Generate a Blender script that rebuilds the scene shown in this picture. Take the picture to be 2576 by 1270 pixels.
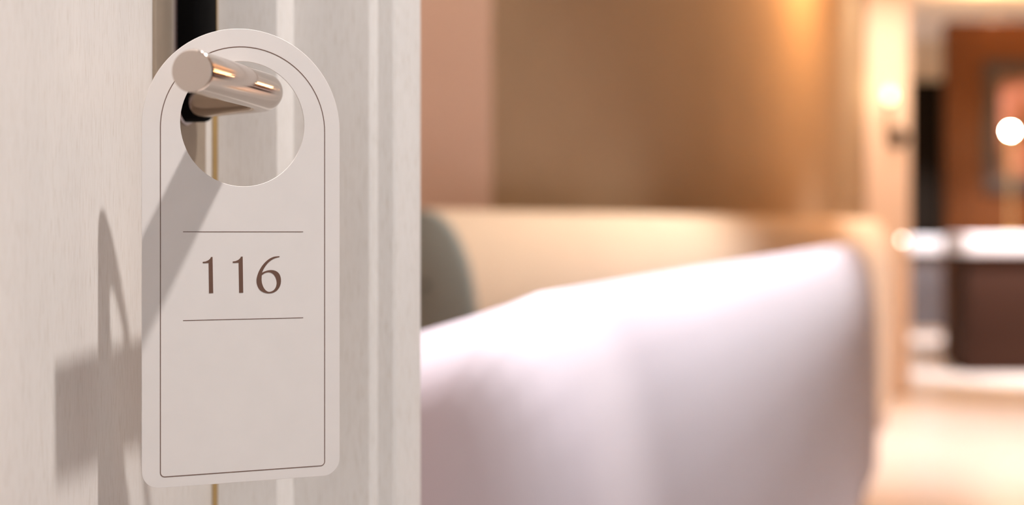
import bpy, bmesh, math, random
from mathutils import Vector, Matrix

random.seed(4)
for o in list(bpy.data.objects):
    bpy.data.objects.remove(o, do_unlink=True)
S = bpy.context.scene
COL = S.collection

# ------------------------------------------------------------------ camera
CZ = 0.97                                   # eye height of the camera
F = 3577.0                                  # focal length in pixels of the 2576 wide frame
cam_d = bpy.data.cameras.new('camera')
cam = bpy.data.objects.new('camera', cam_d)
COL.objects.link(cam)
cam.location = (0, 0, CZ)
cam.rotation_euler = (math.radians(90), 0, 0)
cam_d.sensor_width = 36.0
cam_d.lens = 36.0 * F / 2576.0
cam_d.shift_y = -70.0 / 2576.0              # horizon lies a little above the middle of the frame
cam_d.clip_start = 0.01
cam_d.dof.use_dof = True
cam_d.dof.focus_distance = 0.715
cam_d.dof.aperture_fstop = 3.8
S.camera = cam

# ------------------------------------------------------------------ world, lights, exposure
def srgb(r, g, b):
    def f(c):
        c /= 255.0
        return c / 12.92 if c <= 0.04045 else ((c + 0.055) / 1.055) ** 2.4
    return (f(r), f(g), f(b), 1.0)

W = bpy.data.worlds.new('world')
S.world = W
W.use_nodes = True
W.node_tree.nodes['Background'].inputs[0].default_value = (0.87, 1.0, 1.14, 1)
W.node_tree.nodes['Background'].inputs[1].default_value = 0.88

S.view_settings.view_transform = 'Standard'
S.view_settings.look = 'None'
S.view_settings.gamma = 1.0
S.view_settings.use_curve_mapping = False
S.view_settings.exposure = 0.0

def spot(name, loc, target, watts, color, angle, blend, radius):
    d = bpy.data.lights.new(name, 'SPOT')
    d.energy = watts
    d.color = color
    d.spot_size = math.radians(angle)
    d.spot_blend = blend
    d.shadow_soft_size = radius
    o = bpy.data.objects.new(name, d)
    COL.objects.link(o)
    o.location = loc
    o.rotation_euler = (Vector(target) - Vector(loc)).to_track_quat('-Z', 'Y').to_euler()
    return o

def point(name, loc, watts, color, radius):
    d = bpy.data.lights.new(name, 'POINT')
    d.energy = watts
    d.color = color
    d.shadow_soft_size = radius
    o = bpy.data.objects.new(name, d)
    COL.objects.link(o)
    o.location = loc
    return o

def strip_light(name, a, b, width, watts, color, spread):
    # long ceiling light slot between two points
    d = bpy.data.lights.new(name, 'AREA')
    d.shape = 'RECTANGLE'
    a, b = Vector(a), Vector(b)
    d.size = width
    d.size_y = (b - a).length
    d.energy = watts
    d.color = color
    d.spread = math.radians(spread)
    o = bpy.data.objects.new(name, d)
    COL.objects.link(o)
    o.location = (a + b) / 2
    o.rotation_euler = (0, 0, math.atan2(-(b - a).x, (b - a).y))
    return o

NEUTRAL = (1.0, 0.95, 0.93)
COOL = (0.93, 0.93, 1.0)
WARM = (1.0, 0.52, 0.22)
# recessed ceiling downlights, plus added fills for recess and pillar
spot('downlight_door', (0.50, 0.52, 2.62), (-0.16, 0.68, 0.95), 168, NEUTRAL, 46, 0.4, 0.030)
strip_light('linear_light_sofa', (0.06, 1.05, 2.62), (0.895, 3.95, 2.62), 0.05, 33, COOL, 46)
spot('fill_recess', (0.02, 2.3, 2.62), (-0.05, 2.6, 0.9), 34, (1.0, 0.86, 0.74), 90, 0.6, 0.05)  # added fill, no fixture behind it: brightens the beige wall strip
spot('downlight_floor', (2.3, 6.3, 2.62), (2.2, 6.2, 0.0), 290, (0.97, 0.95, 1.0), 70, 0.8, 0.06)
spot('fill_pillar', (2.05, 7.1, 2.62), (2.1, 8.0, 1.2), 62, (1.0, 0.90, 0.80), 80, 0.8, 0.05)  # added fill that lifts the pillar where the sconce alone is too weak
spot('downlight_counter', (3.5, 8.5, 2.62), (3.6, 9.2, 0.9), 800, (1.0, 0.93, 0.95), 60, 0.7, 0.05)
spot('downlight_cabinet', (3.55, 11.7, 2.62), (3.6, 12.4, 0.9), 600, COOL, 55, 0.7, 0.05)

# ------------------------------------------------------------------ materials
def mat(name, col, rough=0.5, metal=0.0, bump=None, vary=0.0, vscale=(6, 6, 6), emit=None, estr=0.0, sheen=0.0, spec=0.5):
    m = bpy.data.materials.new(name)
    m.use_nodes = True
    nt = m.node_tree
    b = nt.nodes['Principled BSDF']
    b.inputs['Base Color'].default_value = col
    b.inputs['Roughness'].default_value = rough
    b.inputs['Metallic'].default_value = metal
    b.inputs['Specular IOR Level'].default_value = spec
    b.inputs['Sheen Weight'].default_value = sheen
    tc = nt.nodes.new('ShaderNodeTexCoord')
    if vary > 0:
        mp = nt.nodes.new('ShaderNodeMapping')
        mp.inputs['Scale'].default_value = vscale
        nz = nt.nodes.new('ShaderNodeTexNoise')
        nz.inputs['Scale'].default_value = 1.0
        nz.inputs['Detail'].default_value = 5
        rp = nt.nodes.new('ShaderNodeValToRGB')
        a = [max(0, c * (1 - vary)) for c in col[:3]] + [1]
        c2 = [min(1, c * (1 + vary)) for c in col[:3]] + [1]
        rp.color_ramp.elements[0].position = 0.3
        rp.color_ramp.elements[0].color = a
        rp.color_ramp.elements[1].position = 0.7
        rp.color_ramp.elements[1].color = c2
        nt.links.new(tc.outputs['Object'], mp.inputs[0])
        nt.links.new(mp.outputs[0], nz.inputs['Vector'])
        nt.links.new(nz.outputs['Fac'], rp.inputs[0])
        nt.links.new(rp.outputs[0], b.inputs['Base Color'])
    if bump:
        mp2 = nt.nodes.new('ShaderNodeMapping')
        mp2.inputs['Scale'].default_value = bump[0]
        n2 = nt.nodes.new('ShaderNodeTexNoise')
        n2.inputs['Scale'].default_value = 1.0
        n2.inputs['Detail'].default_value = 4
        bp = nt.nodes.new('ShaderNodeBump')
        bp.inputs['Strength'].default_value = bump[1]
        bp.inputs['Distance'].default_value = bump[2]
        nt.links.new(tc.outputs['Object'], mp2.inputs[0])
        nt.links.new(mp2.outputs[0], n2.inputs['Vector'])
        nt.links.new(n2.outputs['Fac'], bp.inputs['Height'])
        nt.links.new(bp.outputs[0], b.inputs['Normal'])
    if emit:
        b.inputs['Emission Color'].default_value = emit
        b.inputs['Emission Strength'].default_value = estr
    return m

def painted_wood(name, col):
    """cream paint over open grained timber: fine vertical pores and a soft blotchy tone"""
    m = mat(name, col, 0.45)
    nt = m.node_tree
    b = nt.nodes['Principled BSDF']
    tc = nt.nodes.new('ShaderNodeTexCoord')
    mp = nt.nodes.new('ShaderNodeMapping')
    mp.inputs['Scale'].default_value = (2400, 2400, 80)
    nz = nt.nodes.new('ShaderNodeTexNoise')
    nz.inputs['Scale'].default_value = 1.0
    nz.inputs['Detail'].default_value = 3
    nt.links.new(tc.outputs['Object'], mp.inputs[0])
    nt.links.new(mp.outputs[0], nz.inputs['Vector'])
    # pores: only the low tail of the stretched noise
    rp = nt.nodes.new('ShaderNodeValToRGB')
    rp.color_ramp.elements[0].position = 0.33
    rp.color_ramp.elements[0].color = (0.85, 0.82, 0.78, 1)
    rp.color_ramp.elements[1].position = 0.45
    rp.color_ramp.elements[1].color = (1, 1, 1, 1)
    nt.links.new(nz.outputs['Fac'], rp.inputs[0])
    # broad uneven tone
    mp2 = nt.nodes.new('ShaderNodeMapping')
    mp2.inputs['Scale'].default_value = (40, 40, 9)
    n2 = nt.nodes.new('ShaderNodeTexNoise')
    n2.inputs['Scale'].default_value = 1.0
    n2.inputs['Detail'].default_value = 4
    nt.links.new(tc.outputs['Object'], mp2.inputs[0])
    nt.links.new(mp2.outputs[0], n2.inputs['Vector'])
    r2 = nt.nodes.new('ShaderNodeValToRGB')
    r2.color_ramp.elements[0].position = 0.3
    r2.color_ramp.elements[0].color = tuple(c * 0.975 for c in col[:3]) + (1,)
    r2.color_ramp.elements[1].position = 0.7
    r2.color_ramp.elements[1].color = tuple(min(1, c * 1.03) for c in col[:3]) + (1,)
    nt.links.new(n2.outputs['Fac'], r2.inputs[0])
    mx = nt.nodes.new('ShaderNodeMix')
    mx.data_type = 'RGBA'
    mx.blend_type = 'MULTIPLY'
    mx.inputs[0].default_value = 1.0
    nt.links.new(r2.outputs[0], mx.inputs[6])
    nt.links.new(rp.outputs[0], mx.inputs[7])
    nt.links.new(mx.outputs[2], b.inputs['Base Color'])
    bp = nt.nodes.new('ShaderNodeBump')
    bp.inputs['Strength'].default_value = 0.12
    bp.inputs['Distance'].default_value = 0.0004
    nt.links.new(nz.outputs['Fac'], bp.inputs['Height'])
    nt.links.new(bp.outputs[0], b.inputs['Normal'])
    return m

M = {}
M['paint'] = painted_wood('cream_painted_wood', srgb(232, 227, 222))
M['frame'] = painted_wood('cream_painted_frame', srgb(232, 227, 222))
M['brass'] = mat('brass_strip', srgb(196, 164, 110), 0.45, 0.25, vary=0.1, vscale=(50, 50, 20))
M['plate'] = mat('brushed_bronze_plate', srgb(176, 160, 142), 0.45, 0.45, bump=((30, 30, 900), 0.12, 0.0003), vary=0.06, vscale=(60, 60, 60))
M['plate_trim'] = mat('polished_plate_trim', srgb(190, 182, 185), 0.2, 1.0)
M['black'] = mat('black_lock_plastic', srgb(5, 4, 4), 0.7, 0.0, spec=0.06, bump=((900, 900, 900), 0.05, 0.0002))
M['steel'] = mat('satin_steel', srgb(203, 190, 180), 0.14, 1.0, bump=((1500, 60, 1500), 0.05, 0.0002))
M['card'] = mat('matt_cream_card', srgb(240, 233, 228), 0.6, vary=0.012, vscale=(60, 60, 60))
M['ink'] = mat('brown_print', srgb(112, 80, 64), 0.6)
M['floor'] = mat('cream_marble', srgb(238, 229, 221), 0.28, vary=0.14, vscale=(0.9, 0.5, 1))
M['ceiling'] = mat('peach_ceiling', srgb(246, 232, 216), 0.8)
M['taupe'] = mat('taupe_wall', srgb(176, 150, 116), 0.85, vary=0.04, vscale=(3, 3, 3))
M['pinkwall'] = mat('beige_wall', srgb(228, 194, 168), 0.85, vary=0.03, vscale=(3, 3, 3))
M['plaster'] = mat('cream_plaster', srgb(238, 214, 192), 0.75, vary=0.03, vscale=(2, 2, 2))
M['greywall'] = mat('pale_grey_wall', srgb(206, 190, 172), 0.8)
M['white_fabric'] = mat('white_upholstery', srgb(176, 166, 171), 0.75, sheen=0.1, bump=((400, 400, 400), 0.1, 0.0006), vary=0.02, vscale=(3, 3, 3))
M['cream_fabric'] = mat('cream_upholstery', srgb(204, 176, 142), 0.7, sheen=0.1, bump=((400, 400, 400), 0.1, 0.0006), vary=0.03, vscale=(3, 3, 3))
M['grey_fabric'] = mat('grey_green_upholstery', srgb(132, 134, 122), 0.8, bump=((500, 500, 500), 0.1, 0.0005), vary=0.04, vscale=(20, 20, 20))
M['button'] = mat('dark_button', srgb(50, 46, 40), 0.5)
M['lightwood'] = mat('pale_wood', srgb(214, 190, 170), 0.5, vary=0.08, vscale=(1, 20, 20))
M['brownwood'] = mat('brown_wood_panel', srgb(88, 46, 10), 0.6, spec=0.2, vary=0.14, vscale=(6, 6, 0.7))
M['darkwood'] = mat('dark_brown_front', srgb(54, 32, 22), 0.8, spec=0.15, vary=0.12, vscale=(0.8, 6, 6))
M['whitetop'] = mat('white_stone_top', srgb(246, 244, 248), 0.3, vary=0.02, vscale=(3, 3, 3))
M['greycab'] = mat('charcoal_grey_front', srgb(92, 86, 88), 0.6, vary=0.08, vscale=(5, 5, 5))
M['darkdoor'] = mat('black_brown_door', srgb(20, 12, 5), 0.8, spec=0.1, vary=0.15, vscale=(8, 8, 1))
M['frameprint'] = mat('dark_picture_frame', srgb(48, 30, 14), 0.6, vary=0.1, vscale=(10, 10, 10))
M['blackmetal'] = mat('blackened_metal', srgb(30, 20, 14), 0.5, 0.6)
M['bulb'] = mat('warm_bulb', srgb(255, 230, 190), 0.4, emit=(1.0, 0.80, 0.52, 1), estr=700.0)
M['bulb_soft'] = mat('soft_warm_bulb', srgb(255, 220, 170), 0.4, emit=(1.0, 0.72, 0.40, 1), estr=5.0)
M['flame'] = mat('button_light_glow', srgb(255, 235, 215), 0.4, emit=(1.0, 0.86, 0.72, 1), estr=14.0)
M['shade'] = mat('lit_lamp_shade', srgb(250, 225, 190), 0.7, emit=(1.0, 0.68, 0.36, 1), estr=42.0)

def art_material():
    m = mat('pink_abstract_print', srgb(190, 140, 120), 0.5)
    nt = m.node_tree
    b = nt.nodes['Principled BSDF']
    tc = nt.nodes.new('ShaderNodeTexCoord')
    nz = nt.nodes.new('ShaderNodeTexNoise')
    nz.inputs['Scale'].default_value = 3.2
    nz.inputs['Detail'].default_value = 2
    rp = nt.nodes.new('ShaderNodeValToRGB')
    e = rp.color_ramp.elements
    e[0].position = 0.45
    e[0].color = srgb(112, 72, 44)
    e[1].position = 0.64
    e[1].color = srgb(196, 138, 124)
    k = e.new(0.5)
    k.color = srgb(150, 94, 68)
    nt.links.new(tc.outputs['Object'], nz.inputs['Vector'])
    nt.links.new(nz.outputs['Fac'], rp.inputs[0])
    nt.links.new(rp.outputs[0], b.inputs['Base Color'])
    return m
M['art'] = art_material()

# ------------------------------------------------------------------ helpers
def link(name, me, m, parent=None, smooth=None):
    me.materials.clear()
    me.materials.append(m)
    if smooth is not None:
        for p in me.polygons:
            p.use_smooth = True
        me.set_sharp_from_angle(angle=math.radians(smooth))
    o = bpy.data.objects.new(name, me)
    COL.objects.link(o)
    if parent is not None:
        o.parent = parent
    return o

def from_bm(name, bm, m, parent=None, smooth=None):
    bmesh.ops.recalc_face_normals(bm, faces=bm.faces)
    me = bpy.data.meshes.new(name)
    bm.to_mesh(me)
    bm.free()
    return link(name, me, m, parent, smooth)

def thing(name, label, cat, loc=(0, 0, 0), rotz=0.0, group=None):
    o = bpy.data.objects.new(name, None)
    COL.objects.link(o)
    o.location = loc
    o.rotation_euler = (0, 0, rotz)
    o.empty_display_size = 0.1
    o['label'] = label
    o['category'] = cat
    if group:
        o['group'] = group
    return o

def structure(o, label=None):
    o['kind'] = 'structure'
    if label:
        o['label'] = label
        o['category'] = o.name.split('_')[0].split('.')[0]
    return o

def prism(name, poly, z0, z1, m, parent=None, bevel=0.0, seg=2, smooth=None):
    """vertical extrusion of a plan polygon [(x, y), ...]"""
    bm = bmesh.new()
    lo = [bm.verts.new((x, y, z0)) for x, y in poly]
    hi = [bm.verts.new((x, y, z1)) for x, y in poly]
    n = len(poly)
    for i in range(n):
        j = (i + 1) % n
        bm.faces.new((lo[i], lo[j], hi[j], hi[i]))
    bm.faces.new(lo[::-1])
    bm.faces.new(hi)
    if bevel > 0:
        bmesh.ops.recalc_face_normals(bm, faces=bm.faces)
        bmesh.ops.bevel(bm, geom=bm.edges[:], offset=bevel, segments=seg, profile=0.5, affect='EDGES')
    return from_bm(name, bm, m, parent, smooth if smooth is not None else (40 if bevel > 0 else None))

def box(name, x0, x1, y0, y1, z0, z1, m, parent=None, bevel=0.0, seg=2):
    return prism(name, [(x0, y0), (x1, y0), (x1, y1), (x0, y1)], z0, z1, m, parent, bevel, seg)

def loft(name, rings, m, parent=None, closed=True, caps=True, smooth=40):
    bm = bmesh.new()
    vs = [[bm.verts.new(p) for p in r] for r in rings]
    n = len(rings[0])
    for a in range(len(vs) - 1):
        for i in range(n if closed else n - 1):
            j = (i + 1) % n
            bm.faces.new((vs[a][i], vs[a][j], vs[a + 1][j], vs[a + 1][i]))
    if caps:
        bm.faces.new(vs[0][::-1])
        bm.faces.new(vs[-1])
    return from_bm(name, bm, m, parent, smooth)

def sweep(name, path, radii, m, parent=None, seg=40, smooth=35, ends=True):
    """round bar along a path with a radius at each point"""
    pts = [Vector(p) for p in path]
    rings = []
    for i, p in enumerate(pts):
        a = pts[max(0, i - 1)]
        b = pts[min(len(pts) - 1, i + 1)]
        t = (b - a).normalized()
        up = Vector((0, 0, 1))
        if abs(t.z) > 0.95:
            up = Vector((0, 1, 0))
        s = t.cross(up).normalized()
        u = s.cross(t).normalized()
        rings.append([p + (s * math.cos(q) + u * math.sin(q)) * radii[i]
                      for q in (2 * math.pi * k / seg for k in range(seg))])
    return loft(name, rings, m, parent, True, ends, smooth)

def lathe(name, prof, m, parent=None, seg=24, loc=(0, 0, 0), smooth=40):
    """turned shape: prof is [(radius, z), ...] about the vertical axis"""
    rings = []
    for r, z in prof:
        rings.append([(loc[0] + r * math.cos(2 * math.pi * k / seg), loc[1] + r * math.sin(2 * math.pi * k / seg), loc[2] + z)
                      for k in range(seg)])
    return loft(name, rings, m, parent, True, True, smooth)

def px(x, d):
    return (x - 1288.0) / F * d
def pz(y, d):
    return CZ + (565.0 - y) / F * d

# ------------------------------------------------------------------ the setting
# door frame of reference: T runs along the door towards its latch edge, N out of its face
T = Vector((0.1709, 0.9853, 0.0))
N = Vector((0.9853, -0.1709, 0.0))
O = Vector((-0.1876, 0.80, 0.0))
def dp(a, b, z=0.0):
    v = O + T * a + N * b
    return Vector((v.x, v.y, z))
def dxy(a, b):
    v = dp(a, b)
    return (v.x, v.y)
CEIL = 2.66

floor = structure(box('floor', -2.5, 6.0, -4.0, 14.0, -0.1, 0.0, M['floor']), 'cream polished stone floor running through the room')
ceiling = structure(box('ceiling', -2.5, 6.0, -4.0, 14.0, CEIL, CEIL + 0.1, M['ceiling']), 'peach lit ceiling above the far end of the room')

# the door itself
door = structure(prism('door_1', [dxy(-0.80, -0.045), dxy(0.0507, -0.045), dxy(0.0507, 0.0), dxy(-0.80, 0.0)], 0.006, 2.10,
                       M['paint'], None, 0.0012, 2), 'cream painted wooden door with fine vertical grain')

# latch side frame: stepped, bevelled moulding, extruded full height
prof = [(-0.05, 0.0645), (0.0033, 0.0645), (0.0033, 0.0505), (0.0391, 0.0505), (0.0402, 0.0508), (0.0409, 0.0523), (0.0457, 0.0645), (0.0926, 0.0645), (0.0937, 0.0651), (0.0965, 0.0673), (0.097, 0.068), (0.1062, 0.0685), (0.1082, 0.0695), (0.1135, 0.0757), (0.1177, 0.0813), (0.1193, 0.085), (0.1181, 0.09), (0.1113, 0.0975), (0.0974, 0.0995), (0.055, 0.1005), (0.048, 0.183), (-0.05, 0.183)]
trim = structure(prism('trim_1', [dxy(a, b) for b, a in prof], 0.0, 2.12, M['frame'], None, smooth=22),
                 'cream moulded door frame beside the latch edge')
prism('weather_strip', [dxy(0.0500, 0.0002), dxy(0.0500, 0.0031), dxy(0.0642, 0.0031), dxy(0.0642, 0.0002)], 0.01, 2.1, M['brass'], trim)
# hinge side frame and head
structure(prism('trim_2', [dxy(-0.803, -0.05), dxy(-0.803, 0.128), dxy(-0.92, 0.128), dxy(-0.92, -0.05)], 0.0, 2.12, M['frame'], None, 0.004),
          'cream door frame post on the hinge side')
structure(prism('trim_3', [dxy(-0.92, -0.05), dxy(0.183, -0.05), dxy(0.183, 0.046), dxy(0.087, 0.09), dxy(0.06, 0.11), dxy(0.05, 0.118), dxy(-0.92, 0.128)], 2.121, 2.22, M['frame'], None, 0.004),
          'cream head of the door frame')
# walls around the door
structure(prism('wall_door_head', [dxy(-0.92, -0.05), dxy(0.183, -0.05), dxy(0.183, 0.04), dxy(0.08, 0.09), dxy(-0.92, 0.10)], 2.2205, CEIL, M['plaster']),
          'cream wall above the door')
structure(prism('wall_door_side', [dxy(-0.921, -0.05), dxy(-0.921, 0.115), dxy(-4.2, 0.115), dxy(-4.2, -0.05)], 0.0, CEIL, M['plaster']),
          'cream wall on the hinge side of the door')
structure(box('wall_return', -0.62, -0.50, 1.04, 3.15, 0.0, CEIL, M['pinkwall']), 'beige wall of the recess behind the door frame')
structure(prism('wall_link', [dxy(0.1835, -0.05), dxy(0.1835, 0.040), dxy(0.22, 0.040), (-0.4995, 1.12), (-0.4995, 1.06), dxy(0.21, -0.05)], 0.0, CEIL, M['pinkwall']),
          'short beige wall behind the door frame')
# the facing strip of wall and the long wall that recedes from it
structure(prism('wall_left', [(-0.62, 3.151), (-0.045, 3.151), (-0.02, 3.30), (-0.62, 3.30)], 0.0, CEIL, M['pinkwall']),
          'beige strip of wall beside the door frame')
w1a, w1b = Vector((-0.045, 3.1515)), Vector((1.992, 8.0))
structure(prism('wall_back', [(w1a.x + 0.0005, w1a.y), (w1b.x, w1b.y - 0.001), (w1b.x - 0.16, w1b.y + 0.06), (w1a.x - 0.13, w1a.y + 0.16)], 0.0, CEIL, M['taupe']),
          'long taupe wall washed by warm lamp light')
structure(prism('wall_pillar', [(1.993, 8.0), (2.24, 8.0), (2.30, 8.35), (1.96, 8.35)], 0.0, CEIL, M['plaster'], None, 0.006),
          'cream pillar at the end of the taupe wall')
structure(box('wall_far', -2.5, 6.0, 13.0, 13.2, 0.0, CEIL, M['greywall']), 'pale wall at the far end of the room')
structure(box('wall_right', 5.2, 5.4, -4.0, 13.0, 0.0, CEIL, M['brownwood']), 'brown wood panelled wall on the right')
structure(box('door_2', px(2285, 12.95), px(2385, 12.95), 12.93, 12.999, 0.0, 2.28, M['darkdoor'], None, 0.004), 'tall black-brown door at the far end')
# brown wood panelling with its lit cove above
panel = structure(box('wall_panelling', px(2384, 10.0), 5.19, 10.0, 10.12, 0.0, 2.40, M['brownwood'], None, 0.004), 'brown wood panelled wall behind the dark counter')

# ------------------------------------------------------------------ lock and handle on the door
ZA = 1.040                                       # height of the lever axis
AB = 0.002                                      # where the spindle stands along the door
HW = 0.0145
# bronze backplate
def stadium(half, z0, z1, n=14):
    """closed outline in (along, z), round at both ends"""
    pts = []
    for k in range(n + 1):
        q = math.pi + math.pi * k / n
        pts.append((half * math.cos(q), z0 + half + half * math.sin(q)))
    for k in range(n + 1):
        q = math.pi * k / n
        pts.append((half * math.cos(q), z1 - half + half * math.sin(q)))
    return pts
def on_door(outline, steps, a0):
    """rings of an outline at [(height off the door, inset)], outline scaled about its axis"""
    rings = []
    zc = (min(z for _, z in outline) + max(z for _, z in outline)) / 2
    wid = max(a for a, _ in outline)
    hei = max(z for _, z in outline) - zc
    for b, ins in steps:
        rings.append([dp(a0 + a * (wid - ins) / wid, b, zc + (z - zc) * (hei - ins) / hei) for a, z in outline])
    return rings
plate = loft('lock_plate', on_door([(-0.0352, 0.875), (0.0352, 0.875), (0.0352, 1.185), (-0.0352, 1.185)],
             [(0.0001, 0.0), (0.0016, 0.0), (0.0022, 0.0006)], 0.0), M['plate'], door)
plate['label'] = 'tall brushed bronze lock plate'
for z in (0.885, 1.175):
    c = dp(0.002, 0.0022, z)
    sweep('screw', [c, c + N * 0.0006, c + N * 0.001], [0.0042, 0.0042, 0.0030], M['plate_trim'], plate, 20)
ring = loft('lock_trim', on_door(stadium(HW + 0.0018, ZA - 0.0140, 1.168), [(0.0022, 0.0), (0.0034, 0.0), (0.0042, 0.0008)], AB + 0.002), M['plate_trim'], plate)
housing = loft('lock_housing', on_door(stadium(HW, ZA - 0.0122, 1.165), [(0.0042, 0.0), (0.0130, 0.0), (0.0150, 0.0006), (0.0160, 0.0020)], AB + 0.002), M['black'], door)
housing['label'] = 'black rounded lock housing'

# steel lever: neck out of the housing, tight bend, straight bar towards the room
neck0 = dp(AB, 0.010, ZA)
EL = Vector((-0.1291, 0.7548, ZA))
ND = (EL - neck0).normalized()
END = Vector((px(483, 0.6464), 0.6464, ZA))
LD = (END - EL).normalized()
RB = 0.0125
path, rad = [], []
def addp(p, r):
    path.append(p)
    rad.append(r)
R = 0.00995
for back, r in ((0.0, 0.0093), (0.0002, 0.0096), (0.0005, 0.0098), (0.0009, 0.00995), (0.0013, R), (0.0015, R), (0.0020, R), (0.0040, R)):
    addp(END - LD * back, r)
c0 = EL + LD * RB
c1 = EL - ND * RB
for k in range(6):
    addp(END.lerp(c0, 0.06 + 0.94 * k / 6), R)
for k in range(13):
    t = k / 12
    addp(c0 * (1 - t) ** 2 + EL * (2 * t * (1 - t)) + c1 * t ** 2, R)
for k in range(1, 5):
    addp(c1.lerp(neck0, k / 4), R)
lever = sweep('lever_handle', path, rad, M['steel'], door, 56, 25)
lever['label'] = 'round satin steel lever handle'

# ------------------------------------------------------------------ the door hanger
TA = math.radians(24.0)
TD = 0.717                                       # distance of the middle of the hole
TX = -0.136
tag = thing('door_hanger', 'cream card door hanger numbered 116 hanging on the steel lever', 'door hanger')
tag.matrix_world = Matrix.Translation((TX, TD, CZ)) @ Matrix(((math.cos(TA), 0, math.sin(TA), 0), (math.sin(TA), 0, -math.cos(TA), 0), (0, 1, 0, 0), (0, 0, 0, 1)))
TH = 0.0009
def tuv(x, y):
    """pixel on the face of the card -> card coordinates"""
    k = (x - 1288.0) / F
    u = (k * TD - TX) / (math.cos(TA) - k * math.sin(TA))
    d = TD + u * math.sin(TA)
    return (u, (565.0 - y) / F * d)
def arch(hw, top, bot, r, nbig=48, nsm=8):
    """outline: round head, square foot with small corner radius"""
    pts = []
    cy = top - hw
    for k in range(nbig + 1):
        q = math.pi * k / nbig
        pts.append((hw * math.cos(q), cy + hw * math.sin(q)))
    for k in range(nsm + 1):
        q = math.pi + 0.5 * math.pi * k / nsm
        pts.append((-hw + r + r * math.cos(q), bot + r + r * math.sin(q)))
    for k in range(nsm + 1):
        q = 1.5 * math.pi + 0.5 * math.pi * k / nsm
        pts.append((hw - r + r * math.cos(q), bot + r + r * math.sin(q)))
    return pts
def flat_shape(name, loops, m, parent, z, thick, bevel=0.0):
    """filled 2D outlines (holes by even-odd) turned into a thin solid"""
    cu = bpy.data.curves.new(name + '_outline', 'CURVE')
    cu.dimensions = '2D'
    cu.fill_mode = 'BOTH'
    cu.extrude = thick / 2 - bevel
    cu.bevel_depth = bevel
    cu.bevel_resolution = 1
    for lp in loops:
        sp = cu.splines.new('POLY')
        sp.points.add(len(lp) - 1)
        for p, (a, b) in zip(sp.points, lp):
            p.co = (a, b, 0, 1)
        sp.use_cyclic_u = True
    tmp = bpy.data.objects.new('tmp_outline', cu)
    COL.objects.link(tmp)
    dg = bpy.context.evaluated_depsgraph_get()
    me = bpy.data.meshes.new_from_object(tmp.evaluated_get(dg))
    me.name = name
    bpy.data.objects.remove(tmp, do_unlink=True)
    bpy.data.curves.remove(cu)
    for v in me.vertices:
        v.co.z += z
    return link(name, me, m, parent)
def ribbon(name, pts, w, m, parent, z, closed):
    """thin printed line of width w"""
    n = len(pts)
    bm = bmesh.new()
    L, Rr = [], []
    for i in range(n):
        p = Vector((pts[i][0], pts[i][1]))
        a = Vector(pts[i - 1]) if (closed or i > 0) else p
        b = Vector(pts[(i + 1) % n]) if (closed or i < n - 1) else p
        t = (b - a).normalized()
        nn = Vector((-t.y, t.x)) * (w / 2)
        L.append(bm.verts.new((p.x + nn.x, p.y + nn.y, z)))
        Rr.append(bm.verts.new((p.x - nn.x, p.y - nn.y, z)))
    for i in range(n if closed else n - 1):
        j = (i + 1) % n
        bm.faces.new((L[i], Rr[i], Rr[j], L[j]))
    return from_bm(name, bm, m, parent)
HOLE_R, HOLE_V = 0.0317, 0.0508
hole = [(0.0004 + HOLE_R * math.cos(2 * math.pi * k / 72), HOLE_V + HOLE_R * math.sin(2 * math.pi * k / 72)) for k in range(72)]
outline = [(u + 0.0005, v) for u, v in arch(0.0502, 0.0986, -0.1295, 0.0085)]
flat_shape('card', [outline, hole], M['card'], tag, 0.0, TH, 0.00015)
PZ = TH / 2 + 0.00006
ribbon('border_line', [(u + 0.001, v) for u, v in arch(0.0418, 0.0896, -0.1243, 0.0022)], 0.00042, M['ink'], tag, PZ, True)
for ya, yb in ((583, 583), (806, 799)):
    ribbon('rule_line', [tuv(460, ya), tuv(762, yb)], 0.00034, M['ink'], tag, PZ, False)
def crop(pt):                                    # coordinates noted from an enlarged view of the digits
    return tuv(340 + pt[0] / 3.0232, 480 + pt[1] / 3.0232)
def smooth_loop(pts, corners=(), sub=6):
    out = []
    n = len(pts)
    for i in range(n):
        p0, p1, p2, p3 = [Vector(pts[(i + k) % n]) for k in (-1, 0, 1, 2)]
        if i in corners:
            p0 = p1
        if (i + 1) % n in corners:
            p3 = p2
        for k in range(sub):
            t = k / sub
            out.append(tuple(0.5 * ((2 * p1) + (p2 - p0) * t + (2 * p0 - 5 * p1 + 4 * p2 - p3) * t * t + (3 * p1 - p0 - 3 * p2 + p3) * t ** 3)))
    return out
one_a = [(512, 540), (534, 537), (554, 528), (568, 516), (575, 503), (587, 502), (592, 777), (560, 778), (557, 548), (513, 550)]
one_b = [(740, 537), (762, 534), (782, 525), (796, 513), (803, 500), (816, 499), (820, 774), (789, 775), (785, 546), (741, 548)]
six_out = [(1096, 496), (1050, 502), (1008, 524), (969, 563), (940, 610), (925, 652), (921, 685), (926, 716), (940, 745), (962, 765), (990, 776),
           (1015, 779), (1046, 774), (1076, 757), (1098, 727), (1107, 690), (1104, 655), (1092, 628), (1070, 610), (1040, 602), (1010, 604), (984, 612), (963, 622),
           (975, 595), (995, 564), (1020, 537), (1050, 517), (1078, 507), (1095, 504)]
six_in = [(961, 642), (985, 625), (1010, 619), (1036, 625), (1058, 645), (1071, 675), (1074, 705), (1066, 735), (1048, 757), (1022, 767),
          (1000, 762), (980, 742), (966, 712), (960, 680)]
flat_shape('numeral', [[crop(p) for p in one_a]], M['ink'], tag, PZ - 0.00003, 0.0001)
flat_shape('numeral', [[crop(p) for p in one_b]], M['ink'], tag, PZ - 0.00003, 0.0001)
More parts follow.
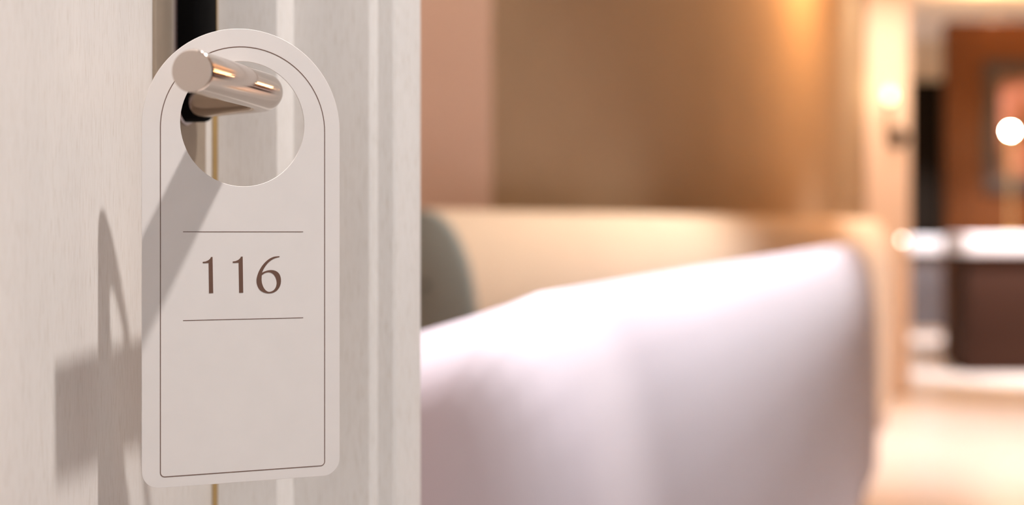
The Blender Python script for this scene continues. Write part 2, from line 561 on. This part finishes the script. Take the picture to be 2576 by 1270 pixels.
flat_shape('numeral', [[crop(p) for p in smooth_loop(six_out, (0, 22, 28))], [crop(p) for p in smooth_loop(six_in, (0,))]], M['ink'], tag, PZ - 0.00003, 0.0001)

# ------------------------------------------------------------------ white sofa receding from the door frame
SL = 0.325
sw = Vector((SL, 1.0, 0)).normalized()
sr = Vector((sw.y, -sw.x, 0))
SO = Vector((0.0853, 1.1975, 0))
sofa = thing('white_sofa', 'long white upholstered sofa back with soft rounded top beside the door frame', 'sofa', SO)
SLEN = (4.43 - 1.1975) / sw.y
def sofa_ring(s, drop, inset, low=0.215):
    top = 0.911 - drop
    pts = [(0.0, low), (0.004, low + 0.02), (0.007, 0.40), (0.006, 0.56), (0.002, 0.68), (-0.003, 0.75), (-0.010, 0.80), (-0.020, 0.845), (-0.034, 0.878), (-0.052, 0.900),
           (-0.072, 0.911), (-0.10, 0.900), (-0.14, 0.887), (-0.19, 0.872), (-0.24, 0.852), (-0.275, 0.82), (-0.295, 0.76), (-0.30, 0.66), (-0.30, 0.40), (-0.29, low + 0.02), (-0.28, low)]
    out = []
    for r, z in pts:
        z = z if z < 0.5 else z - drop * min(1, (z - 0.5) / 0.4)
        rc, zc = -0.145, 0.56
        r2 = rc + (r - rc) * (1 - inset / 0.15)
        z2 = zc + (z - zc) * (1 - inset / 0.36)
        out.append(sw * s + sr * r2 + Vector((0, 0, z2)))
    return out
st = [(-0.110, 0.012, 0.075), (-0.107, 0.012, 0.052), (-0.100, 0.013, 0.033), (-0.088, 0.014, 0.017), (-0.072, 0.014, 0.007), (-0.050, 0.011, 0.001), (-0.02, 0.005, 0.0), (0.02, 0.0, 0.0), (0.10, 0.0, 0.0)]
n = 10
for k in range(1, n + 1):
    st.append((0.10 + (SLEN - 0.16) * k / n, 0.0, 0.0))
st += [(SLEN - 0.02, 0.0, 0.002), (SLEN - 0.006, 0.001, 0.005), (SLEN, 0.003, 0.012)]
loft('back', [sofa_ring(*a) for a in st], M['white_fabric'], sofa, True, True, 50)
b0, b1 = -0.06, SLEN - 0.06
loft('plinth', [[sw * s + sr * r + Vector((0, 0, z)) for r, z in ((-0.03, 0.0), (-0.03, 0.214), (-0.26, 0.214), (-0.26, 0.0))] for s in (b0, b1)],
     M['lightwood'], sofa, True, True, 30)

# ------------------------------------------------------------------ cream sofa back with its rounded grey-green end
cs = 0.42
cw = Vector((cs, 1.0, 0)).normalized()
cr = Vector((cw.y, -cw.x, 0))
CO = Vector((px(1063, 2.4), 2.4, 0))
cream = thing('cream_sofa', 'cream upholstered sofa with rolled back and grey-green rounded end, along the taupe wall', 'sofa', CO)
CLEN = (6.9 - 2.4) / cw.y
def roll(s, ins, low=0.10):
    pts = [(0.100 - ins, low), (0.100 - ins, 0.45), (0.100 - ins, 0.797)]
    for k in range(1, 12):
        q = 0.5 * math.pi * k / 12
        pts.append(((0.100 - ins) * math.cos(q), 0.797 + (0.200 - ins) * math.sin(q)))
    pts.append((0, 0.997 - ins))
    pts += [(-r, z) for r, z in pts[-2::-1]]
    return [cw * s + cr * r + Vector((0, 0, z)) for r, z in pts]
loft('back', [roll(0.012, 0.002), roll(0.016, 0.0)] + [roll(0.016 + (CLEN - 0.032) * k / 8, 0.0) for k in range(1, 9)] + [roll(CLEN, 0.006)],
     M['cream_fabric'], cream, True, True, 50)
endp = loft('end_panel', [roll(-0.010, 0.006), roll(-0.006, 0.002), roll(0.0115, 0.002)], M['grey_fabric'], cream, True, True, 50)
endp['label'] = 'grey-green rounded end panel'
bp0 = cw * -0.011 + cr * 0.010 + Vector((0, 0, pz(718, 2.4)))
sweep('button', [bp0 + cw * 0.002, bp0 - cw * 0.002, bp0 - cw * 0.004], [0.006, 0.006, 0.003], M['button'], endp, 16)
loft('plinth', [[cw * s + cr * r + Vector((0, 0, z)) for r, z in ((0.08, 0.0), (0.08, 0.099), (-0.08, 0.099), (-0.08, 0.0))] for s in (0.04, CLEN - 0.04)],
     M['lightwood'], cream, True, True, 30)

# ------------------------------------------------------------------ far end: counters, picture, lamps
# brown counter with a lit white top
cx0 = px(2388, 9.6)
cnt = thing('counter', 'dark brown counter with a bright white top under the picture', 'counter', (cx0, 9.2, 0))
box('front_panel', 0.0, 1.9, 0.02, 0.40, 0.0, 0.78, M['darkwood'], cnt, 0.004)
box('top', -0.02, 1.92, -0.02, 0.44, 0.781, 0.90, M['whitetop'], cnt, 0.012, 3)
# grey cabinet by the black door
gx0, gx1 = px(2268, 12.4), px(2388, 12.4)
gc = thing('cabinet', 'charcoal grey cabinet with a white top below the black door', 'cabinet', ((gx0 + gx1) / 2, 12.4, 0))
hw = (gx1 - gx0) / 2
box('body', -hw + 0.06, hw, 0.02, 0.42, 0.06, 0.72, M['greycab'], gc, 0.004)
box('plinth', -hw + 0.09, hw - 0.03, 0.05, 0.40, 0.0, 0.059, M['lightwood'], gc)
box('top', -hw - 0.02, hw + 0.02, -0.02, 0.44, 0.721, 0.855, M['whitetop'], gc, 0.012, 3)
# small round glowing wall light low on the pillar
nl = thing('button_light', 'small round glowing wall light low on the cream pillar', 'light', (px(2272, 7.98), 7.999, pz(603, 7.98)))
sweep('rim', [(0, 0, 0), (0, -0.008, 0), (0, -0.010, 0)], [0.016, 0.016, 0.013], M['brass'], nl, 24)
sweep('lens', [(0, -0.009, 0), (0, -0.013, 0), (0, -0.016, 0)], [0.011, 0.010, 0.004], M['flame'], nl, 20)

# framed picture on the panelling
fx0, fx1, fz0, fz1 = px(2476, 9.97), px(2476, 9.97) + 0.72, pz(486, 9.97), pz(150, 9.97)
pic = thing('framed_picture', 'dark framed picture with pink abstract print on the brown panelling', 'picture', ((fx0 + fx1) / 2, 9.999, fz0))
w2, hh, bw = (fx1 - fx0) / 2, fz1 - fz0, 0.11
box('frame_rail', -w2, w2, -0.035, 0.0, 0.0, bw, M['frameprint'], pic, 0.005)
box('frame_rail', -w2, w2, -0.035, 0.0, hh - bw, hh, M['frameprint'], pic, 0.005)
box('frame_stile', -w2, -w2 + bw, -0.035, 0.0, bw, hh - bw, M['frameprint'], pic, 0.005)
box('frame_stile', w2 - bw, w2, -0.035, 0.0, bw, hh - bw, M['frameprint'], pic, 0.005)
box('print', -w2 + bw, w2 - bw, -0.014, 0.0, bw, hh - bw, M['art'], pic)

# globe lamp standing on the counter in front of the picture
lx, lz = px(2542, 9.4), pz(330, 9.4)
lamp = thing('globe_lamp', 'slim lamp with a bright round bulb standing on the white counter top', 'lamp', (lx, 9.4, 0.9005))
lathe('base', [(0.001, 0.0), (0.05, 0.0), (0.05, 0.008), (0.012, 0.016), (0.001, 0.016)], M['brass'], lamp, 24)
lathe('stem', [(0.004, 0.012), (0.004, lz - 0.9005 - 0.03)], M['brass'], lamp, 12)
lathe('socket', [(0.004, lz - 0.9005 - 0.034), (0.010, lz - 0.9005 - 0.030), (0.011, lz - 0.9005 - 0.016), (0.004, lz - 0.9005 - 0.014)], M['brass'], lamp, 16)
g = []
for k in range(13):
    q = -0.5 * math.pi + math.pi * k / 12
    g.append((max(0.0008, 0.019 * math.cos(q)), lz - 0.9005 + 0.019 * math.sin(q)))
lathe('bulb', g, M['bulb'], lamp, 20)
point('globe_lamp_light', (lx, 9.36, lz), 3, (1.0, 0.66, 0.36), 0.02)

# wall sconce on the pillar: dark bracket, candle bulb
sx, sy = px(2262, 7.95), 7.95
sz = pz(345, 7.95)
sc = thing('wall_sconce', 'dark bracket wall lamp with a glowing bulb on the cream pillar', 'lamp', (sx, 7.999, sz))
sweep('backplate', [(0, 0, 0), (0, -0.012, 0), (0, -0.018, 0)], [0.055, 0.055, 0.045], M['blackmetal'], sc, 24)
bx = px(2238, 7.9) - sx
bz = pz(240, 7.9) - sz
sweep('arm', [(0, -0.016, 0), (0, -0.07, -0.01), (bx * 0.5, -0.10, 0.0), (bx, -0.10, 0.04), (bx, -0.10, bz - 0.06)], [0.007] * 5, M['blackmetal'], sc, 12)
lathe('bulb_holder', [(0.006, bz - 0.07), (0.016, bz - 0.06), (0.016, bz - 0.035), (0.008, bz - 0.034)], M['blackmetal'], sc, 16, (bx, -0.10, 0))
lathe('bulb', [(0.006, bz - 0.034), (0.018, bz - 0.015), (0.021, bz), (0.016, bz + 0.02), (0.001, bz + 0.04)], M['bulb_soft'], sc, 16, (bx, -0.10, 0))
point('sconce_light', (sx + bx, 7.80, sz + bz + 0.02), 1.2, (1.0, 0.76, 0.52), 0.03)

# lamp high on the taupe wall, just above the frame of the photograph
point('wall_lamp_light', (1.62, 6.15, 2.30), 46, WARM, 0.05)
# cove light above the panelling
for i in range(3):
    point('cove_light', (3.4 + 0.6 * i, 10.06, 2.48), 30, (1.0, 0.62, 0.30), 0.03)

# pair of shaded wall lamps on the panelling to the right of the picture
for i, wx in enumerate((4.46, 5.02)):
    wl = thing('wall_lamp', ['shaded wall lamp on the panelling nearer the picture', 'shaded wall lamp on the panelling farther from the picture'][i], 'lamp', (wx, 9.999, 1.90))
    box('backplate', -0.04, 0.04, -0.02, 0.0, -0.06, 0.06, M['brass'], wl, 0.004)
    sweep('arm', [(0, -0.015, 0), (0, -0.08, -0.01), (0, -0.10, 0.03)], [0.006] * 3, M['brass'], wl, 12)
    lathe('lamp_shade', [(0.085, 0.0), (0.060, 0.24), (0.057, 0.24), (0.082, 0.0)], M['shade'], wl, 24, (0, -0.10, 0.03))
